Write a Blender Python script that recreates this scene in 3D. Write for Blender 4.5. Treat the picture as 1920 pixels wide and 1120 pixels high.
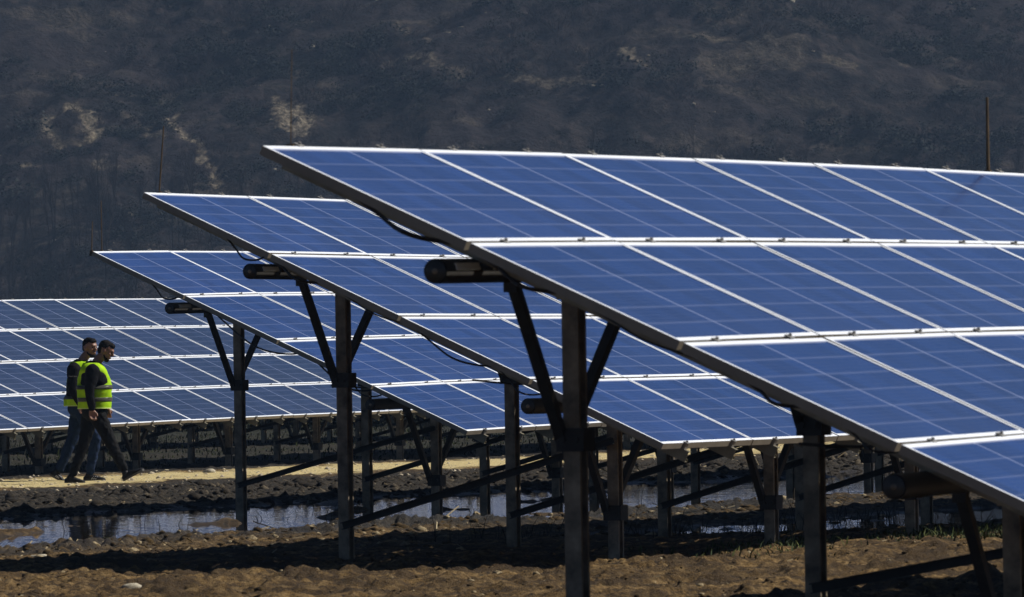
import bpy, bmesh, math, random
import numpy as np
from mathutils import Vector, Matrix, Quaternion
R = math.radians
scene = bpy.context.scene
for o in list(bpy.data.objects):
    bpy.data.objects.remove(o)
COL = scene.collection

# ------------------------------------------------------------------ camera
CAMZ = 1.30
FPX = 14287.0
PITCH = math.atan((691.0 - 560.0) / FPX)
ROLL = 0.01513
cd = bpy.data.cameras.new('camera')
cam = bpy.data.objects.new('camera', cd); COL.objects.link(cam)
cd.sensor_width = 36.0
cd.lens = FPX / 1920.0 * 36.0
cd.clip_start = 0.5; cd.clip_end = 6000.0
fw = Vector((0, math.cos(PITCH), math.sin(PITCH)))
up0 = Vector((0, -math.sin(PITCH), math.cos(PITCH)))
rt0 = Vector((1, 0, 0))
rt = math.cos(ROLL) * rt0 - math.sin(ROLL) * up0
up = math.sin(ROLL) * rt0 + math.cos(ROLL) * up0
M = Matrix((rt, up, -fw)).transposed().to_4x4()
M.translation = Vector((0, 0, CAMZ))
cam.matrix_world = M
cd.dof.use_dof = True
cd.dof.focus_distance = 86.0
cd.dof.aperture_fstop = 19.0
scene.camera = cam

# ------------------------------------------------------------------ light
SUN_AZ, SUN_EL = 80.0, 44.0
sun_dir = Vector((math.sin(R(SUN_AZ)) * math.cos(R(SUN_EL)), math.cos(R(SUN_AZ)) * math.cos(R(SUN_EL)), math.sin(R(SUN_EL))))
w = bpy.data.worlds.new('World'); scene.world = w; w.use_nodes = True
nt = w.node_tree
bg = nt.nodes['Background']
sky = nt.nodes.new('ShaderNodeTexSky'); sky.sky_type = 'NISHITA'
sky.sun_disc = False; sky.sun_elevation = R(SUN_EL); sky.sun_rotation = R(SUN_AZ)
sky.altitude = 800; sky.air_density = 0.35; sky.dust_density = 0.02; sky.ozone_density = 4.0
nt.links.new(sky.outputs[0], bg.inputs[0]); bg.inputs[1].default_value = 0.05
sl = bpy.data.lights.new('sun', 'SUN'); sun = bpy.data.objects.new('sun', sl); COL.objects.link(sun)
sl.energy = 5.0; sl.angle = R(0.5); sl.color = (1.0, 0.95, 0.88)
sun.rotation_mode = 'QUATERNION'; sun.rotation_quaternion = sun_dir.to_track_quat('Z', 'Y')
scene.view_settings.view_transform = 'Standard'
scene.view_settings.look = 'None'
scene.view_settings.exposure = 0.2
scene.view_settings.gamma = 1.0

# ------------------------------------------------------------------ helpers
def tag(o, label=None, cat=None, group=None, kind=None):
    if label: o['label'] = label
    if cat: o['category'] = cat
    if group: o['group'] = group
    if kind: o['kind'] = kind
    return o

class MB:
    def __init__(s): s.v = []; s.f = []; s.m = []
    def add(s, vs, fs, mi=0):
        b = len(s.v); s.v += [tuple(x) for x in vs]
        for f in fs: s.f.append(tuple(b + i for i in f)); s.m.append(mi)
    def box(s, x0, x1, y0, y1, z0, z1, mi=0):
        vs = [(x0,y0,z0),(x1,y0,z0),(x1,y1,z0),(x0,y1,z0),(x0,y0,z1),(x1,y0,z1),(x1,y1,z1),(x0,y1,z1)]
        s.add(vs, [(0,3,2,1),(4,5,6,7),(0,1,5,4),(1,2,6,5),(2,3,7,6),(3,0,4,7)], mi)
    def bar(s, a, b, wx, wy, side=None, mi=0):
        a = Vector(a); b = Vector(b); d = (b - a).normalized()
        sd = Vector(side) if side else Vector((1,0,0))
        u = (sd - d * sd.dot(d)).normalized(); v = d.cross(u)
        vs = []
        for P in (a, b):
            for (i, j) in ((-1,-1),(1,-1),(1,1),(-1,1)):
                vs.append(P + u * (i * wx / 2) + v * (j * wy / 2))
        s.add(vs, [(0,3,2,1),(4,5,6,7),(0,1,5,4),(1,2,6,5),(2,3,7,6),(3,0,4,7)], mi)
    def tube(s, pts, rad, n=8, cap=True, mi=0):
        pts = [Vector(p) for p in pts]; rr = rad if isinstance(rad, (list, tuple)) else [rad] * len(pts)
        t0 = (pts[1] - pts[0]).normalized()
        u = t0.orthogonal().normalized(); vs = []
        for i, p in enumerate(pts):
            t = (pts[min(i+1, len(pts)-1)] - pts[max(i-1, 0)]).normalized()
            u = (u - t * u.dot(t)).normalized(); v = t.cross(u)
            for k in range(n):
                a = 2 * math.pi * k / n
                vs.append(p + (u * math.cos(a) + v * math.sin(a)) * rr[i])
        fs = []
        for i in range(len(pts) - 1):
            for k in range(n):
                k2 = (k + 1) % n
                fs.append((i*n+k, i*n+k2, (i+1)*n+k2, (i+1)*n+k))
        if cap:
            fs.append(tuple(range(n))[::-1]); fs.append(tuple((len(pts)-1)*n + k for k in range(n)))
        s.add(vs, fs, mi)
    def extrude(s, prof, a, b, ux, uy, mi=0):
        """closed 2-D profile swept from a to b"""
        a = Vector(a); b = Vector(b); ux = Vector(ux); uy = Vector(uy); n = len(prof)
        vs = [a + ux * p[0] + uy * p[1] for p in prof] + [b + ux * p[0] + uy * p[1] for p in prof]
        fs = [(k, (k+1) % n, n + (k+1) % n, n + k) for k in range(n)]
        fs += [tuple(range(n))[::-1], tuple(range(n, 2*n))]
        s.add(vs, fs, mi)
    def mesh(s, name, mats, smooth=False):
        me = bpy.data.meshes.new(name); me.from_pydata(s.v, [], s.f)
        for m in (mats if isinstance(mats, list) else [mats]): me.materials.append(m)
        me.polygons.foreach_set('material_index', s.m)
        if smooth: me.polygons.foreach_set('use_smooth', [True] * len(me.polygons))
        bm = bmesh.new(); bm.from_mesh(me); bmesh.ops.recalc_face_normals(bm, faces=bm.faces); bm.to_mesh(me); bm.free()
        me.update(); return me
    def build(s, name, mats, parent=None, smooth=False):
        return link(name, s.mesh(name, mats, smooth), parent)

def link(name, me, parent=None, mat=None):
    o = bpy.data.objects.new(name, me); COL.objects.link(o)
    if parent: o.parent = parent
    if mat is not None: o.matrix_basis = mat
    return o

def np_mesh(name, V, F, mats, smooth=False, attrs=None, mi=None):
    """V (n,3), F (m,k) constant-size faces"""
    me = bpy.data.meshes.new(name)
    n, k = F.shape
    me.vertices.add(len(V)); me.vertices.foreach_set('co', V.astype(np.float32).ravel())
    me.loops.add(n * k); me.loops.foreach_set('vertex_index', F.astype(np.int32).ravel())
    me.polygons.add(n); me.polygons.foreach_set('loop_start', (np.arange(n) * k).astype(np.int32))
    try: me.polygons.foreach_set('loop_total', np.full(n, k, np.int32))
    except Exception: pass
    if smooth: me.polygons.foreach_set('use_smooth', np.ones(n, bool))
    for m in (mats if isinstance(mats, list) else [mats]): me.materials.append(m)
    if mi is not None: me.polygons.foreach_set('material_index', mi.astype(np.int32))
    for nm, arr in (attrs or {}).items():
        a = me.attributes.new(nm, 'FLOAT', 'POINT'); a.data.foreach_set('value', arr.astype(np.float32).ravel())
    me.update(calc_edges=True); me.validate()
    return me

def ico(sub=1):
    bm = bmesh.new(); bmesh.ops.create_icosphere(bm, subdivisions=sub, radius=1.0)
    v = np.array([x.co[:] for x in bm.verts]); f = np.array([[q.index for q in x.verts] for x in bm.faces]); bm.free(); return v, f
# numpy gradient noise
def _h(ix, iy, seed):
    n = (ix.astype(np.int64) * 374761393 + iy.astype(np.int64) * 668265263 + seed * 1442695041) & 0xffffffff
    n = ((n ^ (n >> 13)) * 1274126177) & 0xffffffff
    return ((n ^ (n >> 16)) & 0xffff) / 65536.0
def pn(x, y, seed=0):
    ix = np.floor(x); iy = np.floor(y); fx = x - ix; fy = y - iy
    u = fx*fx*fx*(fx*(fx*6-15)+10); v = fy*fy*fy*(fy*(fy*6-15)+10)
    def g(dx, dy):
        a = _h(ix+dx, iy+dy, seed) * 2 * np.pi
        return np.cos(a) * (fx-dx) + np.sin(a) * (fy-dy)
    return ((g(0,0)*(1-u)+g(1,0)*u)*(1-v) + (g(0,1)*(1-u)+g(1,1)*u)*v) * 1.5
def fbm(x, y, o=4, seed=0, gain=.5):
    r = 0; a = 1.
    for i in range(o):
        r = r + a * pn(x * 2**i + 17.3*i, y * 2**i - 9.1*i, seed + i); a *= gain
    return r
def sst(a, b, x):
    t = np.clip((x - a) / (b - a), 0, 1); return t*t*(3-2*t)

# ------------------------------------------------------------------ materials
class NT:
    def __init__(s, name):
        s.m = bpy.data.materials.new(name); s.m.use_nodes = True; s.t = s.m.node_tree; s.n = s.t.nodes
        s.b = s.n['Principled BSDF']; s.out = s.n['Material Output']
    def node(s, ty, **kw):
        n = s.n.new(ty)
        for k, v in kw.items():
            if k in n.inputs.keys() if isinstance(k, str) else False: n.inputs[k].default_value = v
            else: setattr(n, k, v)
        return n
    def l(s, a, b): s.t.links.new(a, b)
    def coord(s, kind='Object', scale=(1,1,1)):
        t = s.n.new('ShaderNodeTexCoord'); m = s.n.new('ShaderNodeMapping'); m.inputs['Scale'].default_value = scale
        s.l(t.outputs[kind], m.inputs[0]); return m.outputs[0]
    def noise(s, vec, scale, detail=4, rough=.5, out='Fac'):
        n = s.n.new('ShaderNodeTexNoise'); n.inputs['Scale'].default_value = scale; n.inputs['Detail'].default_value = detail
        n.inputs['Roughness'].default_value = rough; s.l(vec, n.inputs['Vector']); return n.outputs[out]
    def ramp(s, fac, stops, interp='LINEAR'):
        r = s.n.new('ShaderNodeValToRGB'); s.l(fac, r.inputs[0]); r.color_ramp.interpolation = interp
        e = r.color_ramp.elements
        while len(e) < len(stops): e.new(.5)
        for i, (p, c) in enumerate(stops):
            e[i].position = p; e[i].color = (c[0], c[1], c[2], 1) if not isinstance(c, (int, float)) else (c, c, c, 1)
        return r.outputs[0]
    def mix(s, fac, a, b):
        m = s.n.new('ShaderNodeMix'); m.data_type = 'RGBA'
        for i, x in ((0, fac), (6, a), (7, b)):
            if hasattr(x, 'links'): s.l(x, m.inputs[i])
            elif isinstance(x, (int, float)): m.inputs[i].default_value = x
            else: m.inputs[i].default_value = (*x[:3], 1)
        return m.outputs[2]
    def math(s, op, a, b=None, c=None):
        m = s.n.new('ShaderNodeMath'); m.operation = op
        for i, x in enumerate((a, b, c)):
            if x is None: continue
            if hasattr(x, 'links'): s.l(x, m.inputs[i])
            else: m.inputs[i].default_value = x
        return m.outputs[0]
    def attr(s, name):
        a = s.n.new('ShaderNodeAttribute'); a.attribute_name = name; return a.outputs['Fac']
    def bump(s, h, strength=.5, dist=.02):
        b = s.n.new('ShaderNodeBump'); b.inputs['Strength'].default_value = strength; b.inputs['Distance'].default_value = dist
        s.l(h, b.inputs['Height']); s.l(b.outputs[0], s.b.inputs['Normal'])
    def col(s, c):
        if hasattr(c, 'links'): s.l(c, s.b.inputs['Base Color'])
        else: s.b.inputs['Base Color'].default_value = (*c, 1)
    def set(s, **kw):
        for k, v in kw.items():
            k = k.replace('_', ' ')
            if hasattr(v, 'links'): s.l(v, s.b.inputs[k])
            else: s.b.inputs[k].default_value = v
        return s

def simple(name, c, rough=.6, metal=0., var=.25, sc=12, bump=0, bsc=60, spec=.5):
    t = NT(name); v = t.coord()
    f = t.noise(v, sc, 5, .6)
    lo = [x * (1 - var) for x in c]; hi = [min(1, x * (1 + var)) for x in c]
    t.col(t.ramp(f, [(.3, lo), (.7, hi)])); t.set(Roughness=rough, Metallic=metal)
    t.b.inputs['Specular IOR Level'].default_value = spec
    if bump: t.bump(t.noise(v, bsc, 3), bump, .01)
    return t.m

def mat_glass(name='solar_cells', kc=(1, 1, 1)):
    mc = lambda c: tuple(a*b for a, b in zip(c, kc))
    t = NT(name); tc = t.n.new('ShaderNodeTexCoord'); sp = t.n.new('ShaderNodeSeparateXYZ')
    t.l(tc.outputs['Object'], sp.inputs[0]); X = sp.outputs[0]; Y = sp.outputs[1]
    # six rows of cells up the slope, gap lines between them
    yy = t.math('DIVIDE', t.math('ADD', Y, .992 - .022), (.992 - .044) / 6)
    fy = t.math('FRACT', yy)
    ey = t.math('MINIMUM', fy, t.math('SUBTRACT', 1.0, fy))
    ly = t.math('LESS_THAN', ey, .033)
    cx = t.math('ABSOLUTE', t.math('SUBTRACT', X, .825))
    lx = t.math('LESS_THAN', cx, .0085)
    # fine busbars along the row
    fb = t.math('FRACT', t.math('MULTIPLY', yy, 5.0))
    lb = t.math('MULTIPLY', t.math('LESS_THAN', t.math('ABSOLUTE', t.math('SUBTRACT', fb, .5)), .05), .12)
    # faint gaps between cells along the row
    fx = t.math('FRACT', t.math('DIVIDE', t.math('SUBTRACT', X, .025), .16))
    ex = t.math('MINIMUM', fx, t.math('SUBTRACT', 1.0, fx))
    lf = t.math('MULTIPLY', t.math('LESS_THAN', ex, .008), .15)
    line = t.math('MAXIMUM', t.math('MAXIMUM', t.math('MULTIPLY', ly, .34), lx), t.math('MAXIMUM', lb, lf))
    oi = t.n.new('ShaderNodeObjectInfo')
    cellc = t.mix(oi.outputs['Random'], mc((.007, .037, .150)), mc((.014, .053, .215)))
    cell = t.mix(t.noise(tc.outputs['Object'], 25, 3, .7), cellc, mc((.016, .058, .23)))
    wn = t.n.new('ShaderNodeTexWhiteNoise'); cv = t.n.new('ShaderNodeCombineXYZ')
    t.l(t.math('FLOOR', t.math('DIVIDE', t.math('SUBTRACT', X, .025), .16)), cv.inputs[0]); t.l(t.math('FLOOR', yy), cv.inputs[1]); t.l(t.math('MULTIPLY', oi.outputs['Random'], 97.0), cv.inputs[2]); t.l(cv.outputs[0], wn.inputs[0])
    cell = t.mix(t.math('MULTIPLY', wn.outputs[0], .45), cell, mc((.003, .019, .085)))
    c = t.mix(line, cell, (.26, .31, .50))
    # dust film, a little thicker to the lower edge of each module
    dn = t.noise(t.coord('Object', (1, 2.2, 1)), 5, 5, .65)
    dust = t.math('MULTIPLY', t.math('ADD', t.math('MULTIPLY', t.math('MULTIPLY', Y, -1), .5), dn), .05)
    c = t.mix(dust, c, (.35, .33, .30))
    t.col(c)
    t.set(Roughness=t.math('ADD', .06, t.math('MULTIPLY', dn, .12)))
    t.b.inputs['IOR'].default_value = 1.42
    return t.m

def mat_mud():
    t = NT('ground_soil'); v = t.coord()
    n1 = t.noise(v, 1.3, 8, .65); n2 = t.noise(v, 14, 6, .7); n3 = t.noise(v, 70, 4, .7); n4 = t.noise(v, .35, 4, .6)
    sand = t.ramp(n2, [(.36, (.020, .012, .005)), (.5, (.180, .106, .032)), (.66, (.40, .265, .11))])
    sand = t.mix(t.ramp(n1, [(.40, 0.), (.56, .85)]), sand, (.040, .023, .008))
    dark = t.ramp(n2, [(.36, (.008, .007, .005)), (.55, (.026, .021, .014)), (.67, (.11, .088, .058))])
    c = t.mix(t.attr('mound_and_shade'), sand, dark)
    road = t.ramp(n2, [(.25, (.44, .33, .13)), (.5, (.70, .56, .26)), (.7, (.84, .73, .42))])
    road = t.mix(t.ramp(n1, [(.55, 0.), (.7, .5)]), road, (.26, .19, .10))
    c = t.mix(t.attr('road'), c, road)
    grs = t.ramp(n2, [(.35, (.004, .005, .002)), (.55, (.010, .013, .004)), (.68, (.05, .06, .016))])
    c = t.mix(t.attr('grass'), c, grs)
    c = t.mix(t.math('MULTIPLY', t.attr('wet'), .6), c, (.016, .012, .008))
    sp = t.ramp(n3, [(.61, 0.), (.66, 1.)])
    c = t.mix(t.math('MULTIPLY', sp, .35), c, (.34, .27, .18))
    t.col(c)
    t.set(Roughness=t.math('SUBTRACT', .95, t.math('MULTIPLY', t.attr('wet'), .55)))
    t.b.inputs['Specular IOR Level'].default_value = .3
    t.bump(t.math('ADD', t.math('MULTIPLY', n3, .6), n2), 1.0, .05)
    return t.m

def mat_water():
    t = NT('puddle_water'); v = t.coord('Object', (1, .35, 1))
    t.col((.018, .014, .010)); t.set(Roughness=.02); t.b.inputs['IOR'].default_value = 1.33
    t.bump(t.noise(v, 5, 3, .5), 0.075, .03)
    return t.m

def mat_leaf(name, a, b, c2, rough=.8):
    t = NT(name); v = t.coord()
    g = t.attr('tint')
    c = t.ramp(g, [(0., a), (.55, b), (1., c2)])
    c = t.mix(t.math('MULTIPLY', t.noise(v, .8, 3), .5), c, a)
    t.col(c); t.set(Roughness=rough); t.b.inputs['Specular IOR Level'].default_value = .2
    return t.m

def mat_hill():
    t = NT('hillside_soil'); v = t.coord()
    n1 = t.noise(v, .06, 8, .6); n2 = t.noise(v, .5, 8, .7); n3 = t.noise(v, 2.5, 5, .7)
    c = t.ramp(n2, [(.36, (.005, .005, .006)), (.5, (.016, .014, .014)), (.64, (.046, .037, .033))])
    c = t.mix(t.ramp(n1, [(.42, 0.), (.6, .8)]), c, (.028, .023, .025))
    rock = t.ramp(n3, [(.36, (.05, .042, .03)), (.5, (.15, .125, .088)), (.66, (.34, .29, .21))])
    c = t.mix(t.attr('scar'), c, rock)
    t.col(c); t.set(Roughness=1.0); t.b.inputs['Specular IOR Level'].default_value = .1
    t.bump(t.math('ADD', n3, n2), 1.0, .5)
    return t.m

M_GLASS = mat_glass()
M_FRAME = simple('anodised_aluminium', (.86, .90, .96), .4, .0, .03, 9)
M_EDGE = simple('frame_side_painted_shade', (.25, .215, .165), .5, .3, .15, 6)  # same frame metal, the unlit brown of its sides painted into the colour
M_ZINC = simple('galvanised_steel', (.24, .215, .15), .5, .45, .3, 9, .2, 40)
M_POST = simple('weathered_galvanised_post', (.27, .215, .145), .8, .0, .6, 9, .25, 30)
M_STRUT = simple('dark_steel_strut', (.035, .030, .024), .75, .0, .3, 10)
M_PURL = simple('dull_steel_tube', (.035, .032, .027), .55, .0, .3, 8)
M_BOLT = simple('dull_clamp', (.28, .27, .25), .5, .5, .2, 30)
M_SUN_STRIP = simple('painted_sun_strip', (.90, .90, .82), .4, .0, .05, 20)
M_CABLE = simple('black_cable', (.012, .012, .014), .5, 0, .2, 20)
M_ROD = simple('rusty_rod', (.10, .065, .03), .6, .3, .3, 20)
M_BACK = simple('white_backsheet', (.6, .6, .6), .6, 0, .05, 5)
M_MUD = mat_mud(); M_WATER = mat_water(); M_HILL = mat_hill()

# ------------------------------------------------------------------ site layout
TH = R(22.1)                                   # azimuth of the rows
CT, ST = math.cos(TH), math.sin(TH)
def PS(x, y): return x * CT - y * ST, x * ST + y * CT      # across the rows, along the rows
def XY(p, s): return p * CT + s * ST, -p * ST + s * CT
WP, HP = 1.669, 1.012                          # module pitch along the row and up the slope
TABLES = [   # X, Y, Z(rel cam), azimuth, tilt, slope, curve, bend until, first column, last column
    (-1.0206, 31.360, .9327, .38538, .42783, .012573, -.061141, 8.5, 0, 10),
    (-2.4258, 50.364, 1.2006, .38701, .43495, .00038, .015144, 5.0, 0, 14),
    (-3.8166, 69.441, 1.1243, .38244, .42915, .014305, -.153790, 5.0, 0, 15),
    (-7.0696, 105.338, 1.0541, .39191, .42704, .008540, -.037525, 5.0, -5, 17),
    (-10.4, 127.0, .93, .388, .42704, .002, .0, 5.0, -4, 15)]

# ------------------------------------------------------------------ ground
def ground_fields(x, y, detail=True):
    p, s = PS(x, y)
    far = sst(130, 200, y)
    h = .022 * fbm(x*.12, y*.12, 2, 3) + .014 * fbm(x*.6, y*.6, 3, 5)
    wob = .45 * fbm(s*.16, p*.3, 3, 11)
    wob2 = .8 * fbm(s*.55, p*.7, 4, 15)
    rw = .5*wob + .45*fbm(s*.9, p*.9, 3, 17)
    road = sst(-42.2, -41.7, p + rw) * (1 - sst(-39.0, -38.6, p + rw))
    mound_and_shade = sst(-38.8, -38.1, p + rw) * (1 - sst(-30.9, -30.1, p + wob))  # raised dark soil only here; painted shade joins it in the returned mask
    c1 = (p + 28.2 + .5*wob) / (2.7 + wob2)
    w1 = np.exp(-np.clip(np.abs(c1), 0, 6)**4)
    c2 = (p + 20.9 + .3*wob) / (1.15 + .8*wob2)
    w2 = np.exp(-np.clip(np.abs(c2), 0, 6)**4) * sst(54.5, 57, s + wob)
    c3 = (p + 24.6 + .4*wob) / (.55 + .5*wob2)
    w3 = np.exp(-np.clip(np.abs(c3), 0, 6)**4) * sst(59.6, 60.4, s) * (1 - sst(61.8, 63.2, s))
    pud = np.maximum(np.maximum(w1, w2), w3)
    pud = pud * (1 - 1.5*np.clip(fbm(x*.8, y*.35, 4, 61) - .22, 0, .7))
    bank = np.exp(-((p + 24.6 + wob) / .55)**2) * (1 - sst(66, 70, s))
    near = 1 - sst(48, 60, y)
    h = h - .11 * pud
    h = h + mound_and_shade * (.06 * np.exp(-((p + 33.0) / 1.7)**2) - .03)
    h = h + bank * .012
    if detail:
        cl = np.abs(fbm(x*2.6, y*2.1, 4, 21)) ; cl2 = np.abs(fbm(x*7, y*6, 3, 27))
        rough = mound_and_shade * .8 * (1 - .6*sst(-34.5, -37, p)) + bank * .9 + .32 * (1 - road) * (1 - mound_and_shade) + .10
        h = h + rough * (.060 * cl + .04 * cl2 - .02) * (1 - .9*pud)
        h = h + .012 * fbm(x*5, y*4, 3, 31) * (1 - .8*road)
        h = h + near * (.07 * np.clip(fbm(x*2.0, y*1.5, 4, 41) - .10, 0, 1) + .026 * np.abs(fbm(x*8, y*6, 4, 43)))
        h = h + (1 - road) * .02 * np.sin(p * 7 + 2*wob) * sst(.1, .5, fbm(s*.2, p*.3, 2, 51)) * (1 - near)
    grass = np.clip(sst(-43.6, -44.4, p + wob*.7) * .8 + .9*far, 0, 1) * (.35 + .65*sst(-.1, .25, fbm(x*.4, y*.25, 3, 71)) * (1-far) + .65*far)
    wet = np.clip(np.maximum(sst(.02, .3, pud), sst(.0, .06, -h) * .6) * (1 - road) + .5*bank, 0, 1)
    h = h * (1 - far)
    return h, dict(road=road * (1 - far), mound_and_shade=np.clip(mound_and_shade + .7*bank + .25*pud + sst(-42.0, -42.6, p) + .8*sst(-25.8, -24.8, p)*(1 - sst(-17.5, -16.3, p + wob))*sst(54, 60, s + 3*wob), 0, 1), grass=grass, wet=wet)  # besides the mound, paints shade as dark soil under the second and fourth tables

def gz(x, y):
    h, _ = ground_fields(np.array([float(x)]), np.array([float(y)]), True); return float(h[0])

def build_ground():
    ny = []
    y = -40.0
    while y < 620:
        ny.append(y)
        if y < 27: y += 4 if y < 15 else .8
        elif y < 60: y += .035 + (y-27)*.0005
        elif y < 110: y += .055 + (y-60)*.0016
        elif y < 170: y += .5
        else: y += 14
    ny = np.array(ny)
    core = np.linspace(-1, 1, 520)
    g = 1.0; ext = []
    st = .02
    while g < 24: st *= 1.35; g += st; ext.append(g)
    ext = np.array(ext)
    t = np.concatenate([-ext[::-1], core, ext])
    half = np.where(ny < 27, 3.2, .0735 * ny + 1.2)
    X = t[None, :] * half[:, None]; Y = np.repeat(ny[:, None], len(t), 1)
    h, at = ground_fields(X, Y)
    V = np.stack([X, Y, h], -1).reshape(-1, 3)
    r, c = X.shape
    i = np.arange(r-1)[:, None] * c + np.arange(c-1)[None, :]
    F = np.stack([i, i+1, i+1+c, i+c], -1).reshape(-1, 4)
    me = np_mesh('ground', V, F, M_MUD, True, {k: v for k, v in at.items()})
    o = link('ground', me); tag(o, kind='structure')
build_ground()

WATER_Z = -.028
def water():
    mb = MB()
    for (p0, p1, s0, s1) in ((-33.2, -23.9, 40, 130), (-23.6, -18.6, 53, 110)):
        a = [XY(p0, s0), XY(p1, s0), XY(p1, s1), XY(p0, s1)]
        mb.add([(x, y, WATER_Z) for x, y in a], [(0, 1, 2, 3)])
    o = mb.build('puddle_water', M_WATER); tag(o, kind='structure')
water()

# ------------------------------------------------------------------ hillside
def hill_z(x, y, detail=True):
    d = y - 600 - 14*fbm(x*.006, 0*x + 1.7, 2, 101)
    z = .44 * np.clip(d, -60, 1e9) 
    z = z + sst(0, 40, d) * (4.0 * fbm(x*.018, y*.018, 2, 103) + (1.1 * fbm(x*.06, y*.06, 3, 107) + .35 * fbm(x*.19, y*.19, 3, 108) if detail else 0))
    z = z + sst(5, 30, d) * 1.2 * np.abs(fbm(x*.035, y*.012, 3, 109))
    if detail: z = z + .45 * fbm(x*.35, y*.35, 3, 113)
    z = np.where(z > 150, 150 + (z-150)*.3, z)
    return np.where(d < 0, .3*d*.44, z)
def pix_to_hill(px, py):
    """where the sight line of a photo point meets the hill"""
    u = px - 960; v = py - 560
    c, s = math.cos(ROLL), math.sin(ROLL)
    u, v = c*u - s*v, s*u + c*v
    d = (fw + rt0 * (u / FPX) - up0 * (v / FPX))
    ys = np.arange(585, 760, .5); xs = d.x / d.y * ys; zs = CAMZ + d.z / d.y * ys
    hz = hill_z(xs, ys, False)
    k = np.argmax(hz > zs)
    return xs[k], ys[k]
SCARS = [([(138,216),(158,232),(176,252),(190,270)], 1.0, 1.0), ([(86,234),(88,262),(104,280),(122,288)], .5, .7), ([(150,275),(185,285)], .7, .45),
    ([(318,222),(340,248),(360,272),(384,288)], .65, .9), ([(378,300),(402,314),(412,334)], .6, .8), ([(268,252),(300,268)], .6, .6), ([(225,230),(250,232)], .6, .35),
    ([(522,188),(536,204)], .45, .9), ([(520,222),(548,232),(580,244),(568,260),(546,252)], 1.3, .95), ([(180,305),(205,320)], .6, .5), ([(50,325),(66,330)], .5, .7),
    ([(1150,86),(1178,100),(1215,122)], .6, .65), ([(720,134),(790,132),(870,144)], .7, .4), ([(748,40),(760,60)], .5, .4), ([(788,80),(800,96)], .5, .4),
    ([(960,140),(1040,146),(1140,140)], .8, .35), ([(1300,70),(1360,64),(1500,96)], .9, .22), ([(1555,132),(1590,144)], 1.0, .35), ([(540,124),(590,134)], .7, .3),
    ([(210,170),(330,160)], .8, .22), ([(1340,120),(1480,110)], 2.4, .2), ([(1740,120),(1700,140)], .8, .25), ([(380,330),(330,345)], .7, .2), ([(60,140),(250,142)], .6, .12)]
def build_hill():
    ys = np.concatenate([np.arange(560, 596, 3.), np.arange(596, 700, .28), np.arange(700, 760, 1.), np.arange(760, 1300, 12.)])
    xc = np.arange(-62, 62, .3)
    xe = 62 * 1.06 ** np.arange(1, 46)
    xs = np.concatenate([-xe[::-1], xc, xe])
    X, Y = np.meshgrid(xs, ys)
    Z = hill_z(X, Y)
    sc = np.zeros_like(X)
    wx = X + .6*fbm(X*.35, Y*.35, 4, 121) + .35*fbm(X*1.9, Y*1.9, 3, 127); wy = Y + .9*fbm(X*.3+40, Y*.3, 4, 123) + .5*fbm(X*2.1, Y*2.1, 3, 129)
    for pts, wd, st in SCARS:
        q = [pix_to_hill(*a) for a in pts]
        for (ax, ay), (bx, by) in zip(q[:-1], q[1:]):
            vx, vy = bx-ax, by-ay; L = vx*vx + vy*vy + 1e-9
            tt = np.clip(((wx-ax)*vx + (wy-ay)*vy) / L, 0, 1)
            dd = np.hypot(wx-ax-tt*vx, (wy-ay-tt*vy)*.7) / .6
            sc = np.maximum(sc, st * (1 - sst(wd*.75, wd*1.35, dd)))
    sc = np.clip(sc + .15*sst(.32, .6, fbm(X*.09, Y*.3, 4, 131)), 0, 1)
    Z = Z - .5 * sc * np.abs(fbm(X*.9, Y*.6, 3, 133))
    V = np.stack([X, Y, Z], -1).reshape(-1, 3); r, c = X.shape
    i = np.arange(r-1)[:, None] * c + np.arange(c-1)[None, :]
    F = np.stack([i, i+1, i+1+c, i+c], -1).reshape(-1, 4)
    o = link('hillside', np_mesh('hillside', V, F, M_HILL, True, dict(scar=sc))); tag(o, kind='structure')
    return (xs, ys, sc)
HX, HY, HSC = build_hill()
def scar_at(x, y):
    i = np.clip(np.searchsorted(HY, y), 0, len(HY)-1); j = np.clip(np.searchsorted(HX, x), 0, len(HX)-1)
    return HSC[i, j]

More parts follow.
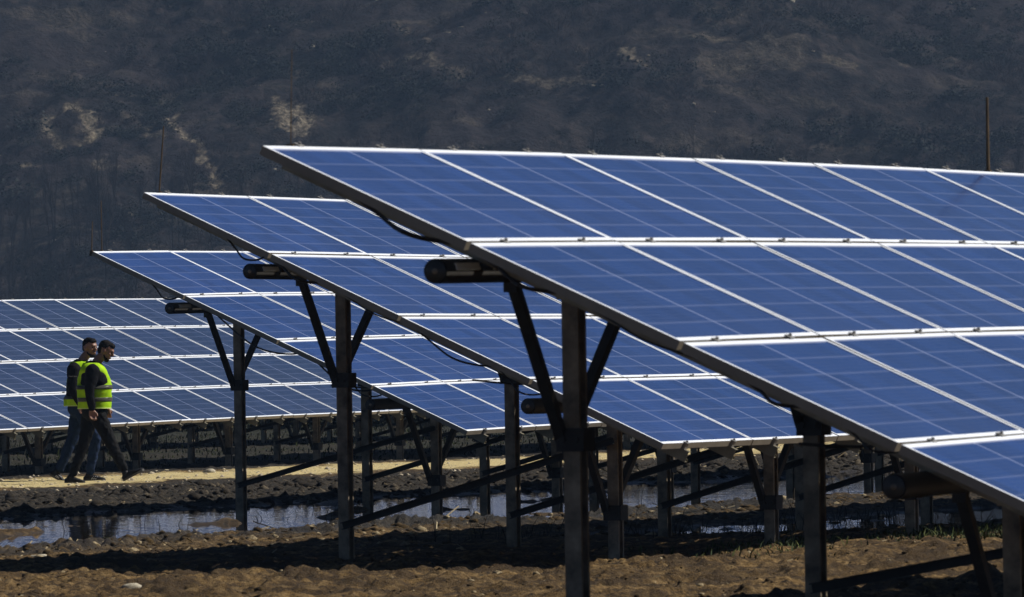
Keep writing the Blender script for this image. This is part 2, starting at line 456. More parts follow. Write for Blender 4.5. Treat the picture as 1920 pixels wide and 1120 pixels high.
# vegetation built from many small faces ------------------------------------
rng = np.random.default_rng(7)
def bush_variant(n, kind):
    """unit bush (about 1 wide, 1 high) as quads (n,4,3) and tint (n,)"""
    if kind == 'leafy':
        nc = rng.integers(6, 10)
        cen = np.stack([rng.uniform(-.36, .36, nc), rng.uniform(-.36, .36, nc), rng.uniform(.12, .62, nc)], -1); rad = rng.uniform(.14, .3, nc)
        k = rng.integers(0, nc, n); d = rng.normal(size=(n, 3)); d /= np.linalg.norm(d, axis=1)[:, None]
        c = cen[k] + d * (rad[k] * rng.uniform(.65, 1.08, n))[:, None]; c[:, 2] = np.abs(c[:, 2])
        a = rng.normal(size=(n, 3)); a /= np.linalg.norm(a, axis=1)[:, None]; b = np.cross(a, rng.normal(size=(n, 3))); b /= np.linalg.norm(b, axis=1)[:, None]
        sz = rng.uniform(.032, .066, n)[:, None]
        q = np.stack([c - a*sz, c - b*sz*.6, c + a*sz, c + b*sz*.6], 1)
        tint = np.clip(rng.uniform(.1, .8, n) + (rng.random(nc)[k] - .5) * .5, 0, 1)
    else:   # bare twigs fanning up from the ground
        c0 = np.stack([rng.normal(0, .10, n), rng.normal(0, .10, n), rng.uniform(0, .5, n)], -1)
        c0[:, :2] *= (1 + c0[:, 2:3]*2)
        ln = rng.uniform(.12, .36, n)[:, None]
        dr = np.stack([c0[:, 0]*2 + rng.normal(0, .25, n), c0[:, 1]*2 + rng.normal(0, .25, n), rng.uniform(.6, 1.2, n)], -1); dr /= np.linalg.norm(dr, axis=1)[:, None]
        c1 = c0 + dr*ln; sd = np.cross(dr, rng.normal(size=(n, 3))); sd /= np.linalg.norm(sd, axis=1)[:, None]; wd = rng.uniform(.004, .009, n)[:, None]
        q = np.stack([c0 - sd*wd, c0 + sd*wd, c1 + sd*wd*.4, c1 - sd*wd*.4], 1)
        tint = rng.uniform(0, 1, n)
    return q, tint
def scatter(name, mat, variants, P, S, H, T, kind=True):
    Q = []; TI = []
    for i in range(len(P)):
        q, t = variants[rng.integers(0, len(variants))]
        a = rng.uniform(0, 2*np.pi); c, s = np.cos(a), np.sin(a)
        x = q[..., 0]*c - q[..., 1]*s; y = q[..., 0]*s + q[..., 1]*c
        Q.append(np.stack([P[i, 0] + x*S[i], P[i, 1] + y*S[i], P[i, 2] + q[..., 2]*H[i]], -1)); TI.append(np.clip(t*.7 + T[i], 0, 1))
    Q = np.concatenate(Q); TI = np.concatenate(TI)
    V = Q.reshape(-1, 3); F = np.arange(len(V)).reshape(-1, 4)
    o = link(name, np_mesh(name, V, F, mat, False, dict(tint=np.repeat(TI, 4))))
    return o

def build_scrub():
    M_EV = mat_leaf('evergreen_scrub_leaves', (.002, .004, .003), (.006, .010, .007), (.030, .034, .020))
    M_BR = mat_leaf('bare_scrub_twigs', (.010, .008, .009), (.028, .020, .020), (.085, .062, .050))
    n = 21000
    x = rng.uniform(-62, 62, n); y = rng.uniform(602, 708, n)
    dens = fbm(x*.06, y*.10, 4, 201)
    keep = (scar_at(x, y) < .35) & (dens > rng.uniform(-.55, .15, n))
    x, y, dens = x[keep], y[keep], dens[keep]
    z = hill_z(x, y) - .15
    S = rng.gamma(2.0, .34, len(x)) + .35; S *= (1 + .7*np.clip(dens, -.5, 1)); S = np.clip(S, .5, 5)
    H = S * rng.uniform(.5, .8, len(x))
    ev = rng.random(len(x)) < sst(-.2, .25, fbm(x*.08+9, y*.10, 3, 203) + .12)
    va = [bush_variant(150, 'leafy') for _ in range(9)]
    P = np.stack([x, y, z], -1)
    o = scatter('evergreen_scrub', M_EV, va, P[ev], S[ev], H[ev], rng.uniform(0, .3, ev.sum()))
    tag(o, 'dark evergreen scrub scattered over the hillside behind the solar rows', 'scrub', kind='stuff')
    vb = [bush_variant(120, 'bare') for _ in range(8)]
    e = ~ev
    o = scatter('bare_scrub', M_BR, vb, P[e], S[e]*1.1, H[e]*1.15, rng.uniform(0, .35, e.sum()))
    tag(o, 'leafless brown scrub on the hillside between the evergreen bushes', 'scrub', kind='stuff')
    # low tufts everywhere
    # pale rocks breaking through the scrub
    n = 1100
    x = rng.uniform(-60, 60, n); y = rng.uniform(604, 690, n)
    k = (scar_at(x, y) > .3) | (fbm(x*.07, y*.15, 3, 221) > .22); x, y = x[k], y[k]
    v0, f0 = ico(1); z = hill_z(x, y); V = []
    for i in range(len(x)):
        w_ = v0 * (1 + .35*rng.normal(size=(len(v0), 1))*.6) * rng.uniform(.6, 1.2, 3) * np.array([1.2, 1.2, .6]); s_ = np.clip(rng.gamma(1.5, .07), .05, .32)
        V.append(np.array([x[i], y[i], z[i]]) + w_ * s_)
    V = np.concatenate(V); F = (f0[None] + (np.arange(len(x))*len(v0))[:, None, None]).reshape(-1, 3)
    o = link('hillside_rocks', np_mesh('hillside_rocks', V, F, simple('pale_limestone', (.20, .175, .13), .95, 0, .5, 1.5), False))
    tag(o, 'small pale rocks breaking through the scrub of the hillside', 'rocks', kind='stuff')
    n = 7000
    x = rng.uniform(-60, 60, n); y = rng.uniform(602, 690, n); z = hill_z(x, y) - .05
    P = np.stack([x, y, z], -1)
    vt = [bush_variant(26, 'leafy') for _ in range(8)] + [bush_variant(36, 'bare') for _ in range(6)]
    o = scatter('dry_heath', mat_leaf('dry_heath', (.011, .010, .008), (.028, .023, .018), (.065, .052, .040)), vt, P, rng.uniform(.4, 1.2, n), rng.uniform(.25, .7, n), rng.uniform(0, .3, n))
    tag(o, 'dry heath and low tufts covering the hillside soil', 'heath', kind='stuff')
    # leafless woodland at the foot of the hill
    n = 1500
    x = rng.uniform(-75, 75, n); y = rng.uniform(575, 622, n)
    k = fbm(x*.05, y*.05, 2, 211) > rng.uniform(-.6, .2, n) - .35*(x < -20)
    x, y = x[k], y[k]; z = np.maximum(hill_z(x, y), 0) - .1
    vw = [bare_tree_quads() for _ in range(8)]
    P = np.stack([x, y, z], -1)
    Hh = rng.uniform(3.5, 8.0, len(x))
    o = scatter('woodland', mat_leaf('bare_woodland_wood', (.016, .013, .012), (.036, .028, .024), (.085, .065, .05)), vw, P, Hh*.55, Hh, rng.uniform(0, .35, len(x)))
    tag(o, 'leafless grey brown woodland along the foot of the hill', 'woodland', kind='stuff')
def bare_tree_quads():
    Q = []; T = []
    def seg(a, b, w0, w1, t):
        d = b - a; d = d / np.linalg.norm(d)
        for s in (np.cross(d, [1, 0, 0.1]), np.cross(d, [0, 1, 0.1])):
            s = s / (np.linalg.norm(s) + 1e-9)
            Q.append(np.stack([a - s*w0, a + s*w0, b + s*w1, b - s*w1])); T.append(t)
    def grow(a, d, L, wd, lev):
        b = a + d*L; seg(a, b, wd, wd*.65, rng.uniform(.3, 1))
        if lev == 0: return
        for _ in range(4 if lev > 1 else 6):
            nd = d + rng.normal(0, .38, 3); nd[2] = abs(nd[2]) + .25; nd /= np.linalg.norm(nd)
            grow(a + d*L*rng.uniform(.45, 1.0), nd, L*rng.uniform(.5, .8), wd*.5, lev-1)
    grow(np.zeros(3), np.array([rng.normal(0, .06), rng.normal(0, .06), 1.]), .42, .012, 3)
    return np.array(Q), np.array(T)
build_scrub()

# ------------------------------------------------------------------ solar tables
def table_frame(t):
    X, Y, Z, th, be, a, c, smax, c0, c1 = t
    sx, cx = math.sin(th), math.cos(th); sb, cb = math.sin(be), math.cos(be)
    def zs(s):
        q = min(max(s, -1.5), smax)
        return a*q + c*q*q/100 + (a + 2*c*q/100) * (s - q)
    def P(s, d, n=0.0):
        """s along the row, d down the slope, n up from the glass plane"""
        nv = Vector((cx*sb, -sx*sb, cb))
        return Vector((X + sx*s + cx*cb*d, Y + cx*s - sx*cb*d, CAMZ + Z + zs(s) - sb*d)) + nv * n
    return P
def module_meshes():
    W, Hh, T = 1.649, .992, .040
    g = MB()
    g.add([(0.012, -Hh+.012, -.004), (W-.012, -Hh+.012, -.004), (W-.012, -.012, -.004), (.012, -.012, -.004)], [(0, 1, 2, 3)], 0)
    g.add([(0.012, -Hh+.012, -.012), (W-.012, -Hh+.012, -.012), (W-.012, -.012, -.012), (.012, -.012, -.012)], [(3, 2, 1, 0)], 1)
    g.box(.70, .95, -.16, -.07, -.032, -.0125, 2)
    gm = bpy.data.meshes.new('solar_panel'); gm.from_pydata(g.v, [], g.f)
    for m in (M_GLASS, M_BACK, M_CABLE): gm.materials.append(m)
    gm.polygons.foreach_set('material_index', g.m); gm.update()
    f = MB()
    ly, lx = .030, .022
    def prof(x0, x1, y0, y1):
        f.box(x0, x1, y0, y1, -T, 0, 0)
    # four mitred lengths: top lip in mat 0, sides in mat 1
    oc = [(0, -Hh), (W, -Hh), (W, 0), (0, 0)]; ic = [(lx, -Hh+ly), (W-lx, -Hh+ly), (W-lx, -ly), (lx, -ly)]
    for k in range(4):
        a, b = oc[k], oc[(k+1) % 4]; c, d = ic[(k+1) % 4], ic[k]
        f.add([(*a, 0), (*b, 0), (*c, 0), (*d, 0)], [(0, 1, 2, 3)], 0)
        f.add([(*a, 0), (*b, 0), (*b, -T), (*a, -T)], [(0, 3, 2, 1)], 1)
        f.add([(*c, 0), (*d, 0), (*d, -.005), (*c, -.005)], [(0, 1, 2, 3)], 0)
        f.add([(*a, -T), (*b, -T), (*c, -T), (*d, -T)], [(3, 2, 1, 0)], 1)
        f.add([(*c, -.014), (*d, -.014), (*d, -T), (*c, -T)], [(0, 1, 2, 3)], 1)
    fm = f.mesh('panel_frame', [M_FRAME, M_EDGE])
    gm2 = gm.copy(); gm2.name = 'solar_panel'; gm2.materials[0] = mat_glass('solar_cells_greyer', (1.2, .70, .48))
    return gm, fm, gm2
GM, FM, GM2 = module_meshes()
def rail_mesh(L):
    mb = MB(); a, b, t = .022, .075, .004
    prof = [(-a, 0), (a, 0), (a, -t), (-a+t, -t), (-a+t, -b+t), (a-t, -b+t), (a-t, -b+.02), (a, -b+.02), (a, -b), (-a, -b)]
    mb.extrude(prof, (0, .035, 0), (0, -L, 0), (1, 0, 0), (0, 0, 1), 0)
    for i in range(5):
        y = -i*HP + .010
        mb.box(-.022, .022, y-.009, y+.009, -.0, .046, 1)
        mb.box(-.026, .026, y-.016, y+.016, .0415, .0475, 1)
        mb.tube([(0, y, .0475), (0, y, .058)], .007, 6, True, 1)
    mb.tube([(a+.001, -L+.05, -.02), (a+.016, -L+.05, -.02)], .008, 6, True, 1)
    return mb.mesh('rail', [M_ZINC, M_BOLT])
RM = rail_mesh(4*HP + .035)
# C section post, closed to the row end, open downhill
PW, PD, PT = .075, .095, .004
def post_prof():
    # local u = downhill, v = along the row
    return [(0, 0), (PW, 0), (PW, .018), (PW-PT, .018), (PW-PT, PT), (PT, PT), (PT, PD-PT), (PW-PT, PD-PT), (PW-PT, PD-.018), (PW, PD-.018), (PW, PD), (0, PD)]
LABELS = ['nearest solar table, its blue panels filling the right half of the picture',
          'second nearest solar table, its left tip just below that of the nearest one',
          'third solar table from the front, its lower left corner hanging over the puddle',
          'farthest visible solar table, right behind the two walking men',
          'solar table hidden behind the far one, only its dark posts seen beneath']
def matrix_from(o, ex, ey, ez):
    m = Matrix((ex, ey, ez)).transposed().to_4x4(); m.translation = o; return m
def build_table(k, t):
    P = table_frame(t); X, Y, Z, th, be, a, c, smax, c0, c1 = t
    root = bpy.data.objects.new('solar_table', None); COL.objects.link(root)
    base = P(c0*WP, 2.0); root.location = (base.x, base.y, 0); root.rotation_euler = (0, 0, -th)
    tag(root, LABELS[k], 'solar table', 'rows of ground mounted solar tables')
    root_m = Matrix.Translation(root.location) @ Matrix.Rotation(-th, 4, 'Z'); inv = root_m.inverted()
    rh = Vector((math.sin(th), math.cos(th), 0)); dh = Vector((math.cos(th), -math.sin(th), 0)); zz = Vector((0, 0, 1))
    r2 = random.Random(50 + k)
    def W(mb_or, name, mats, smooth=False):
        o = mb_or.build(name, mats, root, smooth); o.matrix_basis = inv; return o
    # modules
    for j in range(c0, c1):
        for i in range(4):
            o0 = P(j*WP + .010, i*HP); ex = (P(j*WP + 1.659, i*HP) - o0).normalized(); ey = (o0 - P(j*WP + .010, i*HP + .99)).normalized()
            ez = ex.cross(ey).normalized(); ey = ez.cross(ex)
            jit = Quaternion(ex, R(r2.uniform(-.14, .14))) @ Quaternion(ey, R(r2.uniform(-.12, .12)))
            ex, ey, ez = jit @ ex, jit @ ey, jit @ ez
            g = link('solar_panel', GM if k < 3 else GM2, root, inv @ matrix_from(o0, ex, ey, ez))
            link('panel_frame', FM, g)
    for j in range(c0, c1):
        for q in (.40, 1.27):
            s = j*WP + q
            o0 = P(s, 0, -.0415); ex = (P(s+.5, 0, -.0415) - P(s-.5, 0, -.0415)).normalized(); ey = (P(s, 0) - P(s, 1)).normalized(); ez = ex.cross(ey).normalized()
            link('rail', RM, root, inv @ matrix_from(o0, ex, ey, ez))
    s0, s1 = c0*WP + .0, c1*WP
    # round purlins
    for d in (.91, 3.07):
        mb = MB(); n = -.1165 - .053
        ss = np.linspace(s0 + .02, s1 - .02, 24)
        mb.tube([P(s, d, n) for s in ss], .052, 20, False)
        for e, sgn in ((ss[0], -1), (ss[-1], 1)):
            mb.tube([P(e + sgn*.004, d, n), P(e, d, n)], .047, 20, True, 0)
            mb.tube([P(e + sgn*.002, d, n), P(e + sgn*.009, d, n)], .012, 8, True, 1)
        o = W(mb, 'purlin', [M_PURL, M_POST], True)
        me = o.data
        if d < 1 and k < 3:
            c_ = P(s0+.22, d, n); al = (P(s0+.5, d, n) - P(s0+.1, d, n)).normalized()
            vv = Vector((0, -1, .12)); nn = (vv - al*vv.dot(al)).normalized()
            for off, ln in ((0.0, .25), (.40, .07), (.50, .06)):  # added strips, painted pale to imitate sunlit slots on the tube
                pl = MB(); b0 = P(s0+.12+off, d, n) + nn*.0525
                pl.bar(b0, b0 + al*ln, .008, .030, nn); W(pl, 'painted_sun_strip', M_SUN_STRIP)
    # posts
    first = 1.60
    m0 = math.ceil((s0 + .2 - first) / 3.0); m1 = int((s1 - .3 - first) / 3.0)
    for m in range(m0, m1 + 1):
        s = first + m*3.0
        for d in (.91, 3.07):
            top = P(s, d, -.1165 - .106)
            ground_z = -.35
            mb = MB()
            A = Vector((top.x, top.y, ground_z)) - dh*PW/2 - rh*PD/2; B = top - dh*PW/2 - rh*PD/2 + zz*.03
            mb.extrude(post_prof(), A, B, dh, rh, 0)
            # saddle plates under the purlin
            mb.bar(top + rh*.0 - dh*.052 - zz*.08, top - dh*.052 + zz*.09, .008, .12, dh, 0)
            mb.bar(top + dh*.052 - zz*.08, top + dh*.052 + zz*.06, .008, .12, dh, 0)
            W(mb, 'post', M_POST)
            # V of struts along the row, collar at their foot
            jn = top - zz*.68
            for sg in (-1, 1):
                tp = P(s + sg*.70, d, -.1165 - .100)
                st = MB(); st.bar(jn + rh*sg*.03 - dh*.05, tp - dh*.0, .045, .045, dh)
                st.box(0, 0, 0, 0, 0, 0)
                st.v = st.v[:8]; st.f = st.f[:6]; st.m = st.m[:6]
                st.bar(tp - zz*.05 - dh*.0, tp + zz*.03, .06, .05, dh)
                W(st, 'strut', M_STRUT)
            cb = MB(); cb.bar(jn - zz*.05, jn + zz*.05, PW + .05, PD + .04, dh)
            cb.tube([jn - rh*(PD/2+.02) - dh*.03, jn - rh*(PD/2+.035) - dh*.03], .014, 6)
            cb.tube([jn - rh*(PD/2+.02) + dh*.03, jn - rh*(PD/2+.035) + dh*.03], .014, 6)
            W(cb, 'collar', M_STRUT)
        # brace from the foot of the rear post up to the head of the front one
        a1 = P(s, .91); b1 = P(s, 3.07, -.26) - zz*.2
        if k == 0 and m == m0: continue
        br = MB(); A = Vector((a1.x, a1.y, .25)) - rh*(PD/2+.03); B = b1 - rh*(PD/2+.03)
        ax = (B - A).normalized(); u = rh; v = ax.cross(u)
        br.extrude([(0, 0), (.04, 0), (.04, .005), (.005, .005), (.005, .043), (.04, .043), (.04, .048), (0, .048)], A - ax*.08, B + ax*.05, u*-1, v)
        W(br, 'brace', M_STRUT)
    # cables hanging below the end of the table
    def cable(d0, d1, sag, s=.05, r=.008, n0=-.05):
        cb = MB(); pts = []
        for i in range(13):
            f = i/12; q = P(s0 + s + .03*math.sin(9*f), d0 + (d1-d0)*f, n0); pts.append(q - zz * sag * (1 - (2*f-1)**2))
        cb.tube(pts, r, 6); W(cb, 'cable', M_CABLE)
    for (d0, d1, sag, rr) in {0: [(.42, .90, .050, .006), (.44, .88, .040, .005), (1.5, 2.12, .025, .005), (2.30, 2.55, .035, .008), (2.75, 3.0, .04, .005), (1.05, 1.4, .04, .009)],
            1: [(.62, .92, .08, .007), (1.0, 1.35, .05, .010), (1.5, 2.05, .03, .005), (2.1, 2.7, .07, .007), (2.75, 3.1, .08, .006)],
            2: [(.6, .9, .08, .008), (1.3, 2.2, .12, .008), (2.4, 3.0, .10, .009), (2.7, 3.1, .09, .007)],
            3: [(.5, .9, .08, .008)], 4: []}[k]:
        cable(d0, d1, sag, .12, rr)
    # one long sagging cable run below the front purlin
    cb = MB(); pts = []
    for i in range(int((s1-s0)/.35)):
        s = s0 + .2 + i*.35; pts.append(P(s, 2.55, -.14) - zz * (.06 + .05*abs(math.sin(s*1.12))))
    cb.tube(pts, .007, 6); W(cb, 'cable', M_CABLE)
    # lightning rods behind the upper edge
    for (s, ln, lean) in {0: [(.37, .39, .01), (9.5, .38, .0)], 1: [(.32, .43, .035)], 2: [(.27, .45, .0), (.05, .26, .01)], 3: [], 4: []}[k]:
        q = P(s, -.035, .0); rd = MB(); fat = .3 if (k == 0 and s < 1) else (1.3 if k == 0 else .7); rd.tube([q - zz*.06, q + zz*.0, q + zz*ln + Vector((lean, 0, 0))], [.009*fat, .0075*fat, .006*fat], 8)
        rd.bar(q - zz*.055, q - zz*.005, .03, .03, dh)
        W(rd, 'lightning_rod', M_ROD)
    return root
for k, t in enumerate(TABLES): build_table(k, t)


# ------------------------------------------------------------------ loose soil, stones, grass
def lump_variants(n, sub=2):
    v, f = ico(sub); out = []
    for k in range(n):
        d = rng.normal(size=(7, 3)); d /= np.linalg.norm(d, axis=1)[:, None]
        w_ = v.copy()
        for q in d:                       # chop facets
            e = w_ @ q; lim = rng.uniform(.45, .85); w_ = w_ - np.clip(e - lim, 0, 9)[:, None] * q * .9
        w_ *= rng.uniform(.7, 1.2, 3) * np.array([1, 1, .75])
        w_ += .10 * np.stack([np.sin(w_[:, 1]*5+k), np.sin(w_[:, 2]*6+2*k), np.sin(w_[:, 0]*5+3*k)], -1)
        out.append(w_)
    return out, f
def mat_lump(name, lo, mid, hi):
    t = NT(name); v = t.coord(); n = t.noise(v, 30, 5, .7)
    c = t.mix(t.attr('tint'), t.ramp(n, [(.35, lo), (.6, mid)]), t.ramp(n, [(.35, mid), (.65, hi)]))
    t.col(c); t.set(Roughness=.95); t.b.inputs['Specular IOR Level'].default_value = .2; t.bump(n, .7, .01); return t.m
def lumps(name, mat, x, y, size, sink, tint, sub=1):
    va, f = lump_variants(8, sub); z, _ = ground_fields(x, y); V = []; nv = len(va[0])
    for i in range(len(x)):
        w_ = va[i % 8]; a = rng.uniform(0, 6.28); c, s_ = np.cos(a), np.sin(a)
        V.append(np.stack([x[i] + (w_[:, 0]*c - w_[:, 1]*s_)*size[i], y[i] + (w_[:, 0]*s_ + w_[:, 1]*c)*size[i], z[i] + (w_[:, 2] - sink*.5)*size[i]], -1))
    V = np.concatenate(V); F = (f[None] + (np.arange(len(x))*nv)[:, None, None]).reshape(-1, 3)
    return link(name, np_mesh(name, V, F, mat, False, dict(tint=np.repeat(tint, nv))))
def band(n, p0, p1, y0, y1, margin=1.15):
    """points between two lines along the rows"""
    X, Y = [], []
    y = rng.uniform(y0, y1, n*6); x = rng.uniform(-1, 1, n*6) * (.0675*y*margin + .3)
    p, s_ = PS(x, y); k = (p > p0) & (p < p1); x, y = x[k][:n], y[k][:n]
    return x, y
def build_loose():
    md = mat_lump('dark_clod', (.012, .010, .008), (.035, .028, .020), (.13, .105, .07))
    x, y = band(11000, -37.4, -31.0, 60, 105)
    sz = np.clip(rng.gamma(2.2, .017, len(x)), .012, .12)
    o = lumps('soil_clods', md, x, y, sz, .5, (rng.random(len(x)) < .12) * 1.0)
    tag(o, 'dark broken clods of turned soil between the path and the puddle', 'soil clods', kind='stuff')
    mb_ = mat_lump('brown_clod', (.022, .014, .006), (.075, .048, .018), (.38, .31, .19))
    xs, ys, ss = [], [], []
    for n, p0, p1, y0, y1, m in ((2600, -26.2, -23.2, 45, 75, .016), (11000, -24.5, -9, 28, 60, .0075), (2600, -25.5, -17, 55, 100, .015), (900, -15, -10, 28, 42, .012)):
        x, y = band(n, p0, p1, y0, y1); xs.append(x); ys.append(y); ss.append(np.clip(rng.gamma(1.6, m, len(x)), .006, .085))
    x, y, sz = map(np.concatenate, (xs, ys, ss))
    o = lumps('mud_crumbs', mb_, x, y, sz, .5, (rng.random(len(x)) < .16) * 1.0)
    tag(o, 'brown crumbs and small clods of mud strewn over the sunlit ground', 'mud crumbs', kind='stuff')
    mg = mat_lump('pale_gravel', (.22, .18, .12), (.42, .35, .24), (.62, .55, .42))
    x, y = band(2600, -42.8, -37.2, 75, 125)
    o = lumps('path_gravel', mg, x, y, np.clip(rng.gamma(1.5, .010, len(x)), .006, .06), .4, rng.random(len(x)))
    tag(o, 'pale gravel lying on the sandy path', 'gravel', kind='stuff')
    # single pale stones one can point to
    mw = mat_lump('pale_stone', (.12, .10, .07), (.28, .24, .17), (.5, .46, .36))
    for (px, py, sz, lab) in ((257, 1090, .085, 'largest flat pale stone on the brown soil at the bottom left'), (425, 1107, .05, 'small oval pale stone near the lower edge, right of the largest one'),
            (60, 1036, .07, 'flat whitish stone by the left margin, just above the shadow'), (556, 993, .06, 'white stone on the bank between the first two tall posts'),
            (407, 913, .075, 'white stone on the dark clods left of the third table post'), (388, 878, .10, 'pale rubble lump lying on the far side of the path'),
            (900, 912, .05, 'pale stone standing beside the puddle under the third table')):
        v = py - 691; yy = 1.3 / (v / FPX)
        for _ in range(6):
            xx = (px - 960 - v*ROLL + 131*ROLL) / FPX * yy; yy = (1.3 - gz(xx, yy)) / (v / FPX)
        va, f = lump_variants(1, 2); w_ = va[0]; w_ = w_ * np.array([1.15, .8, .45])
        me = np_mesh('pale_stone', w_*sz, f, mw, True, dict(tint=np.full(len(w_), .9)))
        o = link('pale_stone', me); o.location = (xx, yy, gz(xx, yy) + sz*.15); tag(o, lab, 'stone', 'pale stones lying on the soil')
build_loose()

def build_grass():
    def blades(name, mat, x, y, hgt, wid, lean, lab, cat):
        z, _ = ground_fields(x, y); n = len(x)
        a = rng.uniform(0, 6.28, n); dx = np.cos(a); dy = np.sin(a)
        bl = rng.normal(0, lean, (n, 2)) * hgt[:, None]
        b0 = np.stack([x - dx*wid, y - dy*wid, z - .01], -1); b1 = np.stack([x + dx*wid, y + dy*wid, z - .01], -1)
        m = np.stack([x + bl[:, 0]*.4, y + bl[:, 1]*.4, z + hgt*.6], -1); tp = np.stack([x + bl[:, 0], y + bl[:, 1], z + hgt], -1)
        off = np.stack([dx*wid*.7, dy*wid*.7, 0*x], -1)
        V = np.stack([b0, b1, m + off, m - off, tp, tp], 1); V[:, 5] = tp + off*.1
        F = (np.array([[0, 1, 2, 3], [3, 2, 5, 4]])[None] + (np.arange(n)*6)[:, None, None]).reshape(-1, 4)
        o = link(name, np_mesh(name, V.reshape(-1, 3), F, mat, False, dict(tint=np.repeat(rng.random(n), 6)))); tag(o, lab, cat, kind='stuff')
    mg = mat_leaf('weed_leaves', (.012, .022, .004), (.035, .055, .010), (.12, .13, .03))
    # weeds along the drip line of the second table
    x, y = band(16000, -18.9, -16.7, 46, 75); p, s_ = PS(x, y); k = (fbm(x*.9, y*.5, 3, 301) > -.12) & (s_ > 46.5 + rng.uniform(0, 6, len(x))); x, y = x[k], y[k]
    blades('weeds', mg, x, y, rng.gamma(2.5, .013, len(x)), .007, .8, 'low green weeds along the shaded edge below the second table', 'weeds')
    # reeds and dead stems standing in the water
    mr = mat_leaf('dead_stems', (.012, .010, .006), (.03, .024, .014), (.09, .07, .04))
    x, y = band(1500, -31.0, -26.2, 58, 100); k = fbm(x*.8, y*.35, 3, 311) > .34; x1, y1 = x[k], y[k]
    x, y = band(2600, -22.2, -19.3, 57, 85); k = fbm(x*1.1, y*.35, 3, 313) > .0; x2, y2 = x[k], y[k]
    x, y = np.concatenate([x1, x2]), np.concatenate([y1, y2])
    blades('dead_reeds', mr, x, y, rng.gamma(3., .036, len(x)), .004, .5, 'thin dead reeds and stems standing in the puddles', 'reeds')
    mt = mat_leaf('rough_grass', (.003, .005, .001), (.009, .014, .003), (.05, .065, .014))
    x, y = band(15000, -66, -43.4, 95, 175, 1.3); k = fbm(x*.35, y*.2, 3, 321) > -.25; x, y = x[k], y[k]
    blades('rough_grass', mt, x, y, rng.gamma(2.6, .017, len(x)), .012, .35, 'rough dark grass under and behind the farthest table', 'grass')
build_grass()

def build_straw():
    ms = mat_leaf('dry_straw', (.10, .075, .04), (.26, .20, .11), (.50, .42, .26))
    xs, ys = [], []
    for n, p0, p1, y0, y1 in ((900, -24.5, -9, 28, 60), (900, -38.0, -31.5, 66, 105), (500, -26.0, -22.5, 48, 75)):
        x, y = band(n, p0, p1, y0, y1); k = fbm(x*.9, y*.5, 3, 401) > .05; xs.append(x[k]); ys.append(y[k])
    x = np.concatenate(xs); y = np.concatenate(ys); z, _ = ground_fields(x, y); n = len(x); a = rng.uniform(0, 6.28, n); L = rng.gamma(2.2, .022, n)*(y/60); w_ = .003*(y/45)
    d = np.stack([np.cos(a), np.sin(a), rng.normal(.12, .3, n)], -1) * L[:, None]; c0 = np.stack([x, y, z + .012], -1); q = np.stack([-np.sin(a)*w_, np.cos(a)*w_, w_], -1)
    V = np.stack([c0 - q, c0 + q, c0 + d + q, c0 + d - q], 1).reshape(-1, 3)
    o = link('dry_straw', np_mesh('dry_straw', V, np.arange(n*4).reshape(-1, 4), ms, False, dict(tint=np.repeat(rng.random(n), 4))))
    tag(o, 'bits of dry straw and dead stalks littering the mud', 'straw', kind='stuff')
build_straw()

# hedge of dark bushes beyond the last rows
def build_thicket():
    mt = mat_leaf('thicket_leaves', (.006, .009, .004), (.016, .020, .009), (.04, .04, .018))
    n = 420; u = rng.uniform(-1, 1, n); y = rng.uniform(168, 196, n); x = u * (.09*y + 4)
    va = [bush_variant(260, 'leafy') for _ in range(5)] + [bush_variant(200, 'bare') for _ in range(3)]
    o = scatter('thicket', mt, va, np.stack([x, y, 0*x - .1], -1), rng.uniform(1.4, 3.0, n), rng.uniform(.8, 1.7, n), rng.uniform(0, .25, n))
    tag(o, 'dark thicket closing the field behind the last solar row', 'thicket', kind='stuff')
build_thicket()

# ------------------------------------------------------------------ the two men
def nz3(v, f, sd):
    return fbm(v[:, 0]*f + v[:, 1]*f*.7, v[:, 2]*f + v[:, 1]*f*.5, 3, sd)
def ell(mb, c, r, rot=None, n=14, m=10):
    vs = []; c = Vector(c)
    for i in range(m + 1):
        ph = math.pi * i / m
        for j in range(n):
            a = 2*math.pi*j/n; p = Vector((r[0]*math.sin(ph)*math.cos(a), r[1]*math.sin(ph)*math.sin(a), r[2]*math.cos(ph)))
            if rot is not None: p = rot @ p
            vs.append(c + p)
    fs = [(i*n+j, i*n+(j+1) % n, (i+1)*n+(j+1) % n, (i+1)*n+j) for i in range(m) for j in range(n)]
    mb.add(vs, fs)
def limb(mb, pts, rad):
    mb.tube(pts, rad, 14)
    for p, r in zip(pts, rad): ell(mb, p, (r, r, r))
def loft(mb, rings, n=44, cap=True, off=0.0, fold=0.0, sd=0):
    """rings: (z, cx, cy, rx, ry)"""
    vs = []
    for (z, cx, cy, rx, ry) in rings:
        for j in range(n):
            a = 2*math.pi*j/n; c_, s_ = math.cos(a), math.sin(a)
            q = 2/2.5
            k = 1.0 + fold * (math.sin(a*3 + z*17 + sd) * .5 + math.sin(a*7 - z*31 + sd*2) * .35 + math.sin(a*2 + z*57) * .3)
            vs.append((cx + math.copysign(abs(c_)**q, c_) * (rx*k + off), cy + math.copysign(abs(s_)**q, s_) * (ry*k + off), z))
    fs = [(i*n+j, i*n+(j+1) % n, (i+1)*n+(j+1) % n, (i+1)*n+j) for i in range(len(rings)-1) for j in range(n)]
    if cap: fs += [tuple(range(n))[::-1], tuple((len(rings)-1)*n + j for j in range(n))]
    mb.add(vs, fs)
def ring_interp(rings, z):
    rr = sorted(rings); zs = [r[0] for r in rr]
    return (z,) + tuple(float(np.interp(z, zs, [r[k] for r in rr])) for k in range(1, 5))
